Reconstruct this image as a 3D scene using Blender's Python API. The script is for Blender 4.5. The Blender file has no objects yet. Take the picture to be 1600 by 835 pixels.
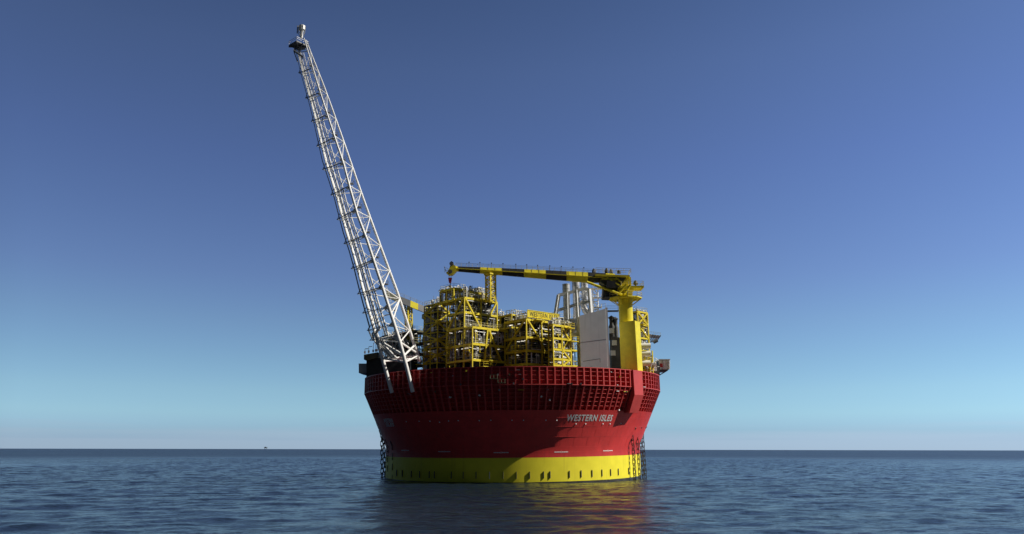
import bpy, math, random
import numpy as np
from mathutils import Vector, Matrix
R = math.radians
rnd = random.Random(11)
scene = bpy.context.scene
col = scene.collection

# ------------------------------------------------------------------ camera
F, PITCH, ROLL, DIST, EYE = 1150.0, R(14.5), R(.107), 209.0, 7.45      # focal length in photo pixels (1600 wide)
PY = 702.5 - F * math.tan(PITCH)
CAM = np.array([-.4, -DIST, EYE])
fw = np.array([0, math.cos(PITCH), math.sin(PITCH)])
_u = np.array([0, -math.sin(PITCH), math.cos(PITCH)]); _r = np.array([1., 0, 0])
rt = math.cos(ROLL) * _r + math.sin(ROLL) * _u
up = -math.sin(ROLL) * _r + math.cos(ROLL) * _u
cd = bpy.data.cameras.new('camera'); cam = bpy.data.objects.new('camera', cd); col.objects.link(cam)
cam.matrix_world = Matrix([[rt[i], up[i], -fw[i], CAM[i]] for i in range(3)] + [[0, 0, 0, 1]])
cd.sensor_width = 36; cd.lens = F / 1600 * 36
cd.shift_y = (PY - 417.5) / 1600
cd.clip_start = 1; cd.clip_end = 90000
scene.camera = cam

# ------------------------------------------------------------------ light
SUN_E, SUN_B = R(40), R(5)                 # elevation; swing from +X towards the camera side
sdir = Vector((math.cos(SUN_E) * math.cos(SUN_B), -math.cos(SUN_E) * math.sin(SUN_B), math.sin(SUN_E)))
w = bpy.data.worlds.new('World'); scene.world = w; w.use_nodes = True
nt = w.node_tree; bg = nt.nodes['Background']; bg.inputs['Strength'].default_value = .05
sky = nt.nodes.new('ShaderNodeTexSky'); sky.sky_type = 'NISHITA'; sky.sun_disc = False
sky.sun_elevation = SUN_E; sky.sun_rotation = R(90) + SUN_B
sky.air_density = 1.0; sky.dust_density = 0.0; sky.ozone_density = 6.0; sky.altitude = 0
# clear blue air above a low pale band; brightest towards the sun, with added dimming behind and left, out of view, to deepen hull shade
wtc = nt.nodes.new('ShaderNodeTexCoord'); sxyz = nt.nodes.new('ShaderNodeSeparateXYZ'); nt.links.new(wtc.outputs['Generated'], sxyz.inputs[0])
ramp = nt.nodes.new('ShaderNodeValToRGB'); nt.links.new(sxyz.outputs[2], ramp.inputs[0]); els = ramp.color_ramp.elements
tint = [(0.0, (0.78, 1.18, 2.05)), (.0116, (0.86, 1.26, 2.08)), (.0194, (1.0, 1.42, 2.15)), (.03, (1.2, 1.62, 2.25)), (.0443, (1.42, 1.84, 2.25)),
        (.0729, (1.6, 1.9, 2.1)), (.109, (1.66, 1.85, 1.97)), (.1598, (1.74, 1.76, 1.88)), (.2175, (1.74, 1.62, 1.86)),
        (.36, (1.69, 1.53, 1.84)), (.48, (1.7, 1.52, 1.7)), (.75, (1.0, 1.0, 1.1))]
while len(els) < len(tint): els.new(.5)
for e_, (p_, c_) in zip(els, tint): e_.position = p_; e_.color = (*c_, 1)
def wmr(src, a, b, c, d):
    n = nt.nodes.new('ShaderNodeMapRange'); nt.links.new(src, n.inputs[0])
    for i, v_ in enumerate((a, b, c, d)): n.inputs[i + 1].default_value = v_
    return n.outputs[0]
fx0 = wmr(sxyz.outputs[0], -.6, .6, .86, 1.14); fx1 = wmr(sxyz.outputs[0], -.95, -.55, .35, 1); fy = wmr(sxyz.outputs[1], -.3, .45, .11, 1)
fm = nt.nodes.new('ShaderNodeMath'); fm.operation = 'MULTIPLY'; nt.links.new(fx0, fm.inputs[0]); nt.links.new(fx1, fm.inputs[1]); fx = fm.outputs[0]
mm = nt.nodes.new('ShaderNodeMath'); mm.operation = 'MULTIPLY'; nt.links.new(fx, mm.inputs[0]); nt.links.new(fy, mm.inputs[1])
v1 = nt.nodes.new('ShaderNodeVectorMath'); v1.operation = 'MULTIPLY'; nt.links.new(sky.outputs[0], v1.inputs[0]); nt.links.new(ramp.outputs[0], v1.inputs[1])
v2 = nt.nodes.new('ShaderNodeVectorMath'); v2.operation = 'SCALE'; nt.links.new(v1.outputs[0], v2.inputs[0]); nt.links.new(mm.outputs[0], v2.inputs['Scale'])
cmap = nt.nodes.new('ShaderNodeMapping'); cmap.inputs['Scale'].default_value = (2.2, 2.2, 70); nt.links.new(wtc.outputs['Generated'], cmap.inputs[0])
cn = nt.nodes.new('ShaderNodeTexNoise'); cn.inputs['Scale'].default_value = 1.6; cn.inputs['Detail'].default_value = 5; nt.links.new(cmap.outputs[0], cn.inputs['Vector'])
cz = nt.nodes.new('ShaderNodeMath'); cz.operation = 'MULTIPLY_ADD'; nt.links.new(cn.outputs['Fac'], cz.inputs[0]); cz.inputs[1].default_value = -.03; nt.links.new(sxyz.outputs[2], cz.inputs[2])
cm = wmr(cz.outputs[0], -.004, .016, .6, 0)
cx_ = nt.nodes.new('ShaderNodeMix'); cx_.data_type = 'RGBA'; nt.links.new(cm, cx_.inputs[0]); nt.links.new(v2.outputs[0], cx_.inputs[6])
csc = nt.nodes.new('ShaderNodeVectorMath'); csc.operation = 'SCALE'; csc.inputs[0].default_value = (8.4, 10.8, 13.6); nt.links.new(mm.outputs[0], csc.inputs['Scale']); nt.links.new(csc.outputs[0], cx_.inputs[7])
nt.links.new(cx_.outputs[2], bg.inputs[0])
sl = bpy.data.lights.new('sun', 'SUN'); so = bpy.data.objects.new('sun', sl); col.objects.link(so)
sl.energy = 5.0; sl.angle = R(.5); sl.color = (1, .95, .86)
so.rotation_euler = sdir.to_track_quat('Z', 'Y').to_euler(); so.location = (300, -60, 200)
scene.view_settings.view_transform = 'Standard'; scene.view_settings.look = 'None'
scene.view_settings.exposure = 0; scene.view_settings.gamma = 1

# ------------------------------------------------------------------ the vessel's frame (trimmed a degree towards the camera)
SHIP = Matrix.Translation((0, 0, -.55)) @ Matrix.Rotation(R(.95), 4, 'X') @ Matrix.Rotation(R(-.6), 4, 'Y')
_S = np.array(SHIP.to_3x3()); _T = np.array(SHIP.to_translation())
def proj(q):
    v = _S @ np.array(q, float) + _T - CAM; d = v @ fw
    return 800 + F * (v @ rt) / d, PY - F * (v @ up) / d
def P(px, py, Y):                            # point of the vessel's plane y = Y seen at a photo pixel
    r = fw * F + rt * (px - 800) + up * (PY - py)
    o = _S.T @ (CAM - _T); r = _S.T @ r
    return Vector(o + r * ((Y - o[1]) / r[1]))

# ------------------------------------------------------------------ materials
def mat(name, base, rough=.45, metal=0, var=.12, vscale=.35, streak=0, streakcol=(.12, .06, .03), emis=None, spec=.5, bump=0):
    m = bpy.data.materials.new(name); m.use_nodes = True; t = m.node_tree; b = t.nodes['Principled BSDF']
    b.inputs['Roughness'].default_value = rough; b.inputs['Metallic'].default_value = metal
    b.inputs['Specular IOR Level'].default_value = spec
    tc = t.nodes.new('ShaderNodeTexCoord')
    n = t.nodes.new('ShaderNodeTexNoise'); n.inputs['Scale'].default_value = vscale; n.inputs['Detail'].default_value = 8
    t.links.new(tc.outputs['Object'], n.inputs['Vector'])
    cr = t.nodes.new('ShaderNodeValToRGB')
    cr.color_ramp.elements[0].position = .3; cr.color_ramp.elements[1].position = .7
    cr.color_ramp.elements[0].color = [c * (1 - var) for c in base] + [1]
    cr.color_ramp.elements[1].color = [min(1, c * (1 + var)) for c in base] + [1]
    t.links.new(n.outputs['Fac'], cr.inputs['Fac']); out = cr.outputs[0]
    if streak:
        mp = t.nodes.new('ShaderNodeMapping'); mp.inputs['Scale'].default_value = (1.3, 1.3, .09)
        t.links.new(tc.outputs['Object'], mp.inputs[0])
        n2 = t.nodes.new('ShaderNodeTexNoise'); n2.inputs['Scale'].default_value = 1.1; n2.inputs['Detail'].default_value = 6
        t.links.new(mp.outputs[0], n2.inputs['Vector'])
        mr = t.nodes.new('ShaderNodeMapRange'); mr.inputs[1].default_value = .55; mr.inputs[2].default_value = .8
        mr.inputs[3].default_value = 0; mr.inputs[4].default_value = streak
        t.links.new(n2.outputs['Fac'], mr.inputs[0])
        mx = t.nodes.new('ShaderNodeMix'); mx.data_type = 'RGBA'
        t.links.new(mr.outputs[0], mx.inputs[0]); t.links.new(out, mx.inputs[6]); mx.inputs[7].default_value = list(streakcol) + [1]
        out = mx.outputs[2]
    t.links.new(out, b.inputs['Base Color'])
    mr2 = t.nodes.new('ShaderNodeMapRange'); mr2.inputs[3].default_value = max(.05, rough - .1); mr2.inputs[4].default_value = min(1, rough + .12)
    t.links.new(n.outputs['Fac'], mr2.inputs[0]); t.links.new(mr2.outputs[0], b.inputs['Roughness'])
    if bump:
        bp = t.nodes.new('ShaderNodeBump'); bp.inputs['Strength'].default_value = bump; bp.inputs['Distance'].default_value = .3
        t.links.new(n.outputs['Fac'], bp.inputs['Height']); t.links.new(bp.outputs[0], b.inputs['Normal'])
    if emis:
        b.inputs['Emission Color'].default_value = (1, .93, .78, 1); b.inputs['Emission Strength'].default_value = emis
    return m
M = dict(
    red=mat('red_paint', (.60, .036, .034), .5, var=.12, streak=.4, streakcol=(.28, .03, .025), spec=.45),
    redrib=mat('red_paint_ribs', (.56, .055, .05), .5, var=.12, streak=.25, streakcol=(.3, .05, .04), spec=.5),
    yellow=mat('yellow_paint', (.90, .79, .04), .5, var=.06, streak=.3, streakcol=(.42, .30, .04), spec=.3),
    steelyel=mat('yellow_steel', (.74, .59, .03), .5, var=.14, vscale=.8, streak=.3, streakcol=(.3, .2, .03), spec=.3),
    boomyel=mat('boom_yellow', (.78, .66, .035), .5, var=.1, vscale=.8, streak=.2, streakcol=(.3, .2, .03), spec=.3),
    black=mat('black_paint', (.03, .029, .026), .5, spec=.3),
    wet=mat('antifouling', (.045, .04, .032), .35, var=.4, vscale=.8),
    white=mat('white_paint', (.86, .85, .81), .45, var=.05, streak=.15, streakcol=(.45, .38, .3)),
    pipe=mat('galvanised_pipe', (.3, .3, .29), .4, metal=.3, var=.2, vscale=1.2),
    silver=mat('aluminium_cladding', (.68, .68, .68), .38, metal=.6, var=.1, vscale=1.0),
    midgrey=mat('mid_grey_paint', (.26, .265, .27), .5, var=.1),
    grey=mat('grey_paint', (.78, .79, .79), .5, var=.06, streak=.25, streakcol=(.25, .24, .22)),
    dgrey=mat('dark_grey_paint', (.10, .105, .11), .55, var=.2, vscale=.9),
    dark=mat('dark_equipment', (.035, .035, .033), .6, var=.4, vscale=.7),
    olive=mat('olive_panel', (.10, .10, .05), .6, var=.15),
    rail=mat('handrail', (.55, .50, .25), .5, var=.1),
    deck=mat('grating_deck', (.06, .06, .055), .7, var=.3),
    hookred=mat('hook_red', (.5, .03, .025), .45),
    chain=mat('chain_steel', (.05, .042, .036), .55, metal=.4, var=.4, vscale=2),
    lamp=mat('lit_tube_lamp', (.8, .8, .75), .4, emis=1.0),
    letter=mat('white_lettering', (.85, .85, .83), .5, var=.02),
    blue=mat('blue_grey_paint', (.24, .28, .33), .5, var=.1),
)

def soot(base):
    m = M[base].copy(); m.name = base + '_heat_stained'; t = m.node_tree; b = t.nodes['Principled BSDF']
    src = b.inputs['Base Color'].links[0].from_socket
    tc = t.nodes.new('ShaderNodeTexCoord'); sp_ = t.nodes.new('ShaderNodeSeparateXYZ'); t.links.new(tc.outputs['Object'], sp_.inputs[0])
    n = t.nodes.new('ShaderNodeTexNoise'); n.inputs['Scale'].default_value = .5; t.links.new(tc.outputs['Object'], n.inputs['Vector'])
    ad = t.nodes.new('ShaderNodeMath'); ad.operation = 'MULTIPLY_ADD'; t.links.new(n.outputs['Fac'], ad.inputs[0]); ad.inputs[1].default_value = 26; t.links.new(sp_.outputs[2], ad.inputs[2])
    mr = t.nodes.new('ShaderNodeMapRange'); t.links.new(ad.outputs[0], mr.inputs[0])
    for i_, v_ in enumerate((72, 108, 0, .6)): mr.inputs[i_ + 1].default_value = v_
    mx = t.nodes.new('ShaderNodeMix'); mx.data_type = 'RGBA'; t.links.new(mr.outputs[0], mx.inputs[0]); t.links.new(src, mx.inputs[6]); mx.inputs[7].default_value = (.24, .23, .215, 1)
    t.links.new(mx.outputs[2], b.inputs['Base Color']); return m
M['flare'] = soot('white'); M['flarepipe'] = soot('pipe')
# ------------------------------------------------------------------ helpers
class MB:
    def __init__(s): s.v = []; s.f = []
    def add(s, vs, fs):
        o = len(s.v); s.v += [tuple(v) for v in vs]; s.f += [tuple(i + o for i in f) for f in fs]; return s
    def hexa(s, p):                           # 8 corners: bottom ring 0-3, top ring 4-7
        return s.add(p, [(3, 2, 1, 0), (4, 5, 6, 7), (0, 1, 5, 4), (1, 2, 6, 5), (2, 3, 7, 6), (3, 0, 4, 7)])
    def box(s, c, sz, u=(1, 0, 0), v=(0, 1, 0), z=(0, 0, 1)):      # c = centre of the bottom
        c = Vector(c); u = Vector(u) * sz[0] / 2; v = Vector(v) * sz[1] / 2; h = Vector(z) * sz[2]
        b = [c - u - v, c + u - v, c + u + v, c - u + v]
        return s.hexa(b + [q + h for q in b])
    def bar(s, p, q, w=.2, h=None, upv=(0, 0, 1)):
        p = Vector(p); q = Vector(q); d = (q - p)
        if d.length < 1e-5: return s
        d.normalize(); U = Vector(upv)
        if abs(d.dot(U)) > .98: U = Vector((.77, .64, 0))
        a = d.cross(U).normalized() * w / 2; b = a.cross(d).normalized() * (h or w) / 2
        return s.hexa([p - a - b, p + a - b, q + a - b, q - a - b, p - a + b, p + a + b, q + a + b, q - a + b])
    def tube(s, pts, r, n=8, r2=None, cap=True):
        pts = [Vector(p) for p in pts]; k = len(pts); vs = []; fs = []
        r2 = r if r2 is None else r2; ref = None
        for i, p in enumerate(pts):
            d = (pts[min(i + 1, k - 1)] - pts[max(i - 1, 0)]).normalized()
            if ref is None or abs(ref.dot(d)) > .98: ref = Vector((0, 0, 1)) if abs(d.z) < .9 else Vector((1, 0, 0))
            a = d.cross(ref).normalized(); b = d.cross(a); rr = r + (r2 - r) * i / max(1, k - 1)
            vs += [p + a * rr * math.cos(2 * math.pi * j / n) + b * rr * math.sin(2 * math.pi * j / n) for j in range(n)]
            ref = a.cross(d) * -1 if False else ref
        for i in range(k - 1):
            fs += [(i * n + j, i * n + (j + 1) % n, (i + 1) * n + (j + 1) % n, (i + 1) * n + j) for j in range(n)]
        if cap: fs += [tuple(reversed(range(n))), tuple(range((k - 1) * n, k * n))]
        return s.add(vs, fs)
    def lathe(s, c, prof, n=24, a0=0, a1=2 * math.pi, closed=False):   # prof: (r, z)
        c = Vector(c); full = abs(a1 - a0 - 2 * math.pi) < 1e-6; m = n if full else n + 1; k = len(prof); vs = []; fs = []
        for i in range(m):
            a = a0 + (a1 - a0) * i / n
            vs += [c + Vector((r * math.sin(a), -r * math.cos(a), z)) for r, z in prof]
        for i in range(n):
            j = (i + 1) % m
            for q in range(k if closed else k - 1):
                q2 = (q + 1) % k; fs.append((i * k + q, j * k + q, j * k + q2, i * k + q2))
        return s.add(vs, fs)
    def build(s, name, m, root=None, smooth=False):
        me = bpy.data.meshes.new(name)
        o = bpy.data.objects.new(name, me); col.objects.link(o)
        off = Vector((0, 0, 0))
        if root is not None:
            base = root
            while base.parent: base = base.parent
            off = Vector(base['_b']); o.parent = root
        me.from_pydata([tuple(Vector(v) - off) for v in s.v], [], s.f); me.materials.append(m); me.update()
        if smooth:
            for p in me.polygons: p.use_smooth = True
            me.set_sharp_from_angle(angle=R(35))
        return o
things = []
Z = Vector((0, 0, 1))
def thing(name, label, cat, base, group=None):
    o = bpy.data.objects.new(name, None); col.objects.link(o); o['label'] = label; o['category'] = cat
    if group: o['group'] = group
    o['_b'] = tuple(base); o.empty_display_size = .5
    o.matrix_world = SHIP @ Matrix.Translation(Vector(base)); things.append(o); return o
def cyl_pt(r, a, z): return Vector((r * math.sin(a), -r * math.cos(a), z))

# ------------------------------------------------------------------ sea
def build_sea():
    def axis(lo, hi, a, b, step, g):
        mid = list(np.arange(a, b + .01, step)); l = []; x = a; s_ = step
        while x > lo: s_ *= g; x -= s_; l.append(x)
        r = []; x = b; s_ = step
        while x < hi: s_ *= g; x += s_; r.append(x)
        return np.array(l[::-1] + mid + r)
    X = axis(-45000, 45000, -170, 170, .7, 1.03); Y = axis(-1500, 60000, -150, 330, .65, 1.02)
    gx, gy = np.meshgrid(X, Y); z = np.zeros_like(gx); rs = np.random.RandomState(4)
    sx = np.gradient(X)[None, :] + 0 * gx; sy = np.gradient(Y)[:, None] + 0 * gy
    for i in range(110):
        L = 1.6 * (9 ** rs.rand()); th = R(100) + rs.randn() * .6; k = 2 * math.pi / L
        amp = .0028 * L ** .75 * (.5 + rs.rand()); ph = rs.rand() * 6.28
        dx, dy = math.cos(th), math.sin(th)
        wave = np.sin(k * (gx * dx + gy * dy) + ph)
        fade = np.clip(2.0 - 4 * np.maximum(sx, sy) / L, 0, 1)
        z += amp * fade * wave
    me = bpy.data.meshes.new('sea'); ny, nx = gx.shape
    co = np.stack([gx, gy, z], -1).reshape(-1, 3).astype(np.float32)
    idx = np.arange(nx * ny).reshape(ny, nx)
    q = np.stack([idx[:-1, :-1], idx[:-1, 1:], idx[1:, 1:], idx[1:, :-1]], -1).reshape(-1).astype(np.int32)
    me.vertices.add(nx * ny); me.vertices.foreach_set('co', co.ravel())
    nf = len(q) // 4; me.loops.add(len(q)); me.loops.foreach_set('vertex_index', q)
    me.polygons.add(nf); me.polygons.foreach_set('loop_start', np.arange(0, nf * 4, 4, dtype=np.int32))
    me.polygons.foreach_set('use_smooth', np.ones(nf, dtype=bool)); me.update(calc_edges=True); me.validate()
    o = bpy.data.objects.new('sea', me); col.objects.link(o); o['kind'] = 'structure'
    m = bpy.data.materials.new('sea_water'); m.use_nodes = True; t = m.node_tree; b = t.nodes['Principled BSDF']
    b.inputs['Base Color'].default_value = (.010, .020, .034, 1); b.inputs['Specular IOR Level'].default_value = .8; b.inputs['Roughness'].default_value = .13; b.inputs['IOR'].default_value = 1.33
    tc = t.nodes.new('ShaderNodeTexCoord')
    def noise(scale, sxyz, det=4, rough=.55):
        mp = t.nodes.new('ShaderNodeMapping'); mp.inputs['Scale'].default_value = sxyz; mp.inputs['Rotation'].default_value = (0, 0, R(8))
        n = t.nodes.new('ShaderNodeTexNoise'); n.inputs['Scale'].default_value = scale; n.inputs['Detail'].default_value = det; n.inputs['Roughness'].default_value = rough
        t.links.new(tc.outputs['Object'], mp.inputs[0]); t.links.new(mp.outputs[0], n.inputs['Vector']); return n.outputs['Fac']
    def math_(op, a, b_):
        n = t.nodes.new('ShaderNodeMath'); n.operation = op
        for i, q_ in enumerate((a, b_)):
            if isinstance(q_, (int, float)): n.inputs[i].default_value = q_
            else: t.links.new(q_, n.inputs[i])
        return n.outputs[0]
    fine = math_('MULTIPLY', noise(2.6, (.38, 1, 1), 7, .7), .42)
    mid = math_('MULTIPLY', noise(.75, (.3, 1, 1), 7, .64), .95)
    patch = noise(.011, (.35, 1, 1), 4, .55)
    mr = t.nodes.new('ShaderNodeMapRange'); mr.inputs[1].default_value = .35; mr.inputs[2].default_value = .68; mr.inputs[3].default_value = .55; mr.inputs[4].default_value = 1.45
    t.links.new(patch, mr.inputs[0])
    hgt = math_('MULTIPLY', math_('ADD', fine, mid), mr.outputs[0])
    bp = t.nodes.new('ShaderNodeBump'); bp.inputs['Strength'].default_value = 1; bp.inputs['Distance'].default_value = .25
    t.links.new(hgt, bp.inputs['Height']); # wavelets too small for the mesh tilt the surface directly, so that far water keeps its roughness
    acc = bp.outputs[0]
    for sc_, k_ in ((1.0, 1.1), (3.6, 1.3)):
        mp = t.nodes.new('ShaderNodeMapping'); mp.inputs['Scale'].default_value = (.4, 1, 1); t.links.new(tc.outputs['Object'], mp.inputs[0])
        n = t.nodes.new('ShaderNodeTexNoise'); n.inputs['Scale'].default_value = sc_; n.inputs['Detail'].default_value = 4; t.links.new(mp.outputs[0], n.inputs['Vector'])
        v1_ = t.nodes.new('ShaderNodeVectorMath'); v1_.operation = 'SUBTRACT'; t.links.new(n.outputs['Color'], v1_.inputs[0]); v1_.inputs[1].default_value = (.5, .5, .5)
        v2_ = t.nodes.new('ShaderNodeVectorMath'); v2_.operation = 'MULTIPLY'; t.links.new(v1_.outputs[0], v2_.inputs[0]); v2_.inputs[1].default_value = (k_ * .6, k_, 0)
        v4_ = t.nodes.new('ShaderNodeVectorMath'); v4_.operation = 'SCALE'; t.links.new(v2_.outputs[0], v4_.inputs[0]); t.links.new(mr.outputs[0], v4_.inputs['Scale'])
        v3_ = t.nodes.new('ShaderNodeVectorMath'); v3_.operation = 'ADD'; t.links.new(acc, v3_.inputs[0]); t.links.new(v4_.outputs[0], v3_.inputs[1]); acc = v3_.outputs[0]
    # beyond the finely meshed area the waves live in the roughness (slope variance of a light sea)
    ln = t.nodes.new('ShaderNodeVectorMath'); ln.operation = 'LENGTH'; t.links.new(tc.outputs['Object'], ln.inputs[0])
    rr_ = t.nodes.new('ShaderNodeMapRange'); rr_.interpolation_type = 'SMOOTHSTEP'; t.links.new(ln.outputs['Value'], rr_.inputs[0])
    for i_, v_ in enumerate((150, 900, .17, .35)): rr_.inputs[i_ + 1].default_value = v_
    t.links.new(rr_.outputs[0], b.inputs['Roughness'])
    vn = t.nodes.new('ShaderNodeVectorMath'); vn.operation = 'NORMALIZE'; t.links.new(acc, vn.inputs[0])
    t.links.new(vn.outputs[0], b.inputs['Normal'])
    me.materials.append(m)
build_sea()

# ------------------------------------------------------------------ hull
RC, RK, ZY, ZC, ZK, ZT = 34.4, 40.6, 6.7, 9.0, 22.9, 26.9
def rcone(z): return RC + (RK - RC) * (z - ZC) / (ZK - ZC)
def rhull(z): return RC if z < ZC else (rcone(z) if z < ZK else RK)
def hull_point(px, py):                       # azimuth and height on the outer shell seen at a pixel
    a, z = 0, 12
    for _ in range(60):
        q = proj(cyl_pt(rhull(z), a, z)); a += (px - q[0]) / 1150 * 5.0 / max(.25, math.cos(a)) * .7; z -= (py - q[1]) / 6.3 * .7
        a = max(-1.5, min(1.5, a))
    return a, z
ves = thing('production_vessel', 'round floating production vessel with red upper hull, yellow waterline band and ribbed bulwark', 'ship', (0, 0, 0))
MB().lathe((0, 0, 0), [(RC - .02, -5), (RC - .02, 1.3)], 200).build('antifouling_band', M['wet'], ves, True)
MB().lathe((0, 0, 0), [(RC, 1.3), (RC, ZY)], 200).build('waterline_band', M['yellow'], ves, True)
ZL = 17.3; DI = 1.0                           # bottom of the lattice, depth of its cells
hp = MB(); n0 = 288
hp.lathe((0, 0, 0), [(RC, ZY), (RC, ZC), (rcone(ZL), ZL), (rcone(ZL) - DI, ZL + .15), (RK - DI, ZK), (RK - DI, ZT), (RK - 1.6, ZT), (RK - 1.6, ZT - 1.6)], n0)
for z in (7.9, 9.0, 11.3, 13.6, 15.6):          # weld beads between the plate strakes
    r = rhull(z); hp.lathe((0, 0, 0), [(r - .01, z - .035), (r + .018, z - .02), (r + .018, z + .02), (r - .01, z + .035)], 200)
for (za, zc, off) in ((9.0, 11.3, 0), (11.3, 13.6, .5), (13.6, 15.6, .2), (15.6, ZL, .7), (ZY, 9.0, .4)):
    for i in range(60):
        a = 2 * math.pi * (i + off) / 60; w_ = .03
        hp.add([cyl_pt(rhull(za) + .014, a - w_ / 35, za), cyl_pt(rhull(za) + .014, a + w_ / 35, za), cyl_pt(rhull(zc) + .014, a + w_ / 38, zc), cyl_pt(rhull(zc) + .014, a - w_ / 38, zc)], [(0, 1, 2, 3)])
hull_o = hp.build('hull_shell', M['red'], ves, True)
MB().lathe((0, 0, 0), [(RK - 1.5, ZT - 1.5), (.1, ZT - 1.5)], 120).build('main_deck', M['deck'], ves)
rb = MB()
def fin(mb, a, pin, pout, th):
    ta = Vector((math.cos(a), math.sin(a), 0)) * th / 2; vs = []
    for r, z in pin + pout[::-1]:
        c = cyl_pt(r, a, z); vs += [c - ta, c + ta]
    k = len(vs) // 2
    fs = [tuple(range(0, 2 * k, 2)), tuple(reversed(range(1, 2 * k, 2)))]
    fs += [(2 * i, 2 * i + 1, 2 * ((i + 1) % k) + 1, 2 * ((i + 1) % k)) for i in range(k)]
    mb.add(vs, fs)
NR = 140
SP = R(48.5)                                     # azimuth of the crane sponson
for i in range(NR):
    a = 2 * math.pi * (i + .4) / NR
    d = (a - SP + math.pi) % (2 * math.pi) - math.pi
    if -.045 < d < .045: continue
    fin(rb, a, [(rcone(ZL) - DI, ZL), (RK - DI, ZK), (RK - DI, ZT - .02)], [(rcone(ZL) - .01, ZL), (RK, ZK), (RK, ZT - .02)], .3)
rows = [ZK + (ZT - ZK) * t for t in (0, .27, .53, .78, 1)] + [ZL + (ZK - ZL) * t for t in (.18, .35, .52, .68, .84)]
for z in rows:
    r = rhull(min(z, ZT - .01)); e_ = .09 if z > ZT - .1 or abs(z - ZK) < .1 else .05; rr_ = r + .012 if e_ > .06 else r - .14; rb.lathe((0, 0, 0), [(r - DI - .05, z - e_), (rr_, z - e_), (rr_, z + e_), (r - DI - .05, z + e_)], 280, closed=True)
rb.build('bulwark_ribs', M['redrib'], ves)
# sponson that carries the crane pedestal
sp = MB(); er = Vector((math.sin(SP), -math.cos(SP), 0)); et = Vector((math.cos(SP), math.sin(SP), 0))
def rz(r, z, t): return er * r + et * t + Vector((0, 0, z))
def prism_rz(mb, prof, t0, t1):
    k = len(prof); vs = [rz(r, z, t0) for r, z in prof] + [rz(r, z, t1) for r, z in prof]
    mb.add(vs, [tuple(reversed(range(k))), tuple(range(k, 2 * k))] + [(i, (i + 1) % k, k + (i + 1) % k, k + i) for i in range(k)])
SA, SZ = hull_point(1004, 640)
prism_rz(sp, [(36, ZT + .05), (RK + .4, ZT + .05), (RK + .5, ZK - 1.9), (rcone(16.8) + 1.5, 16.8), (rcone(16.8) - 1.2, 16.8)], -2.0, 2.0)
sp.build('crane_sponson', M['redrib'], ves)
# text ----------------------------------------------------------
def text_mesh(body, size, bold=.012, shear=0, extrude=0, width=None):
    cu = bpy.data.curves.new('t', 'FONT'); cu.body = body; cu.size = size; cu.offset = bold * size; cu.shear = shear; cu.extrude = extrude
    cu.space_character = 1.14
    o = bpy.data.objects.new('t', cu); col.objects.link(o); dg = bpy.context.evaluated_depsgraph_get()
    me = o.evaluated_get(dg).to_mesh(); vs = [tuple(v.co) for v in me.vertices]; fs = [tuple(p.vertices) for p in me.polygons]
    o.evaluated_get(dg).to_mesh_clear(); bpy.data.objects.remove(o)
    x0 = min(v[0] for v in vs); x1 = max(v[0] for v in vs); y0 = min(v[1] for v in vs); y1 = max(v[1] for v in vs)
    k = (width / (x1 - x0)) if width else 1
    hgt = y1 - y0
    return [((v[0] - x0) * k, (v[1] - y0), v[2]) for v in vs], fs, hgt
def wrap_text(name, body, pa, pb, h, parent, lab=None):      # pa, pb: pixel of the lower left and lower right corner
    a0, z0 = hull_point(*pa); a1, z1 = hull_point(*pb); zc = (z0 + z1) / 2
    r = rhull(zc); W = (a1 - a0) * r
    vs, fs, hh = text_mesh(body, h * 1.37, .03, .12, 0, W)
    mb = MB(); mb.add([cyl_pt(rhull(zc + v[1] * h / hh) + .035, a0 + v[0] / r, zc + v[1] * h / hh) for v in vs], fs)
    o = mb.build(name, M['letter'], parent)
    if lab: o['label'] = lab
wrap_text('name_lettering', 'WESTERN ISLES', (885, 658.5), (955.5, 658.5), 1.5, ves, 'large white ship name in capitals on the sunlit red hull')
wrap_text('name_lettering', 'WESTERN', (601, 660.5), (615, 661), 1.0, ves, 'small white name on the shaded side of the hull, upper line')
wrap_text('name_lettering', 'ISLES', (604, 666.5), (617, 667), .85, ves, 'small white name on the shaded side of the hull, lower line')
# brackets round the waterline band
for px in (620, 629, 643, 656, 671, 679, 705.4, 724, 744, 765, 786.3, 807, 827.7, 849.5, 859.5, 889.7, 908, 925, 940.5, 954, 966, 982, 989.5):
    a, z = hull_point(px, 744)
    m_ = MB(); fin(m_, a, [(RC - .1, 2.1), (RC - .1, 3.65)], [(RC + .2, 2.1), (RC + .2, 3.65)], .12); m_.build('guide_bracket', M['dgrey'] if px != 765 else M['white'], ves)
# draught and station marks
for px, py in ((633, 704), (694, 706), (783, 707.5), (877, 706.5), (950, 704.5)):
    a, z = hull_point(px, py); m_ = MB()
    for k in range(-6, 7):
        if k in (0,): w_, h_ = .07, .5
        else: w_, h_ = .2, .17 + .05 * (k % 2)
        aa = a + (k * .27) / RC
        m_.add([cyl_pt(rhull(z) + .03, aa - w_ / 2 / RC, z - h_ / 2), cyl_pt(rhull(z) + .03, aa + w_ / 2 / RC, z - h_ / 2), cyl_pt(rhull(z) + .03, aa + w_ / 2 / RC, z + h_ / 2), cyl_pt(rhull(z) + .03, aa - w_ / 2 / RC, z + h_ / 2)], [(0, 1, 2, 3)])
    m_.build('hull_mark', M['letter'], ves)
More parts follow.
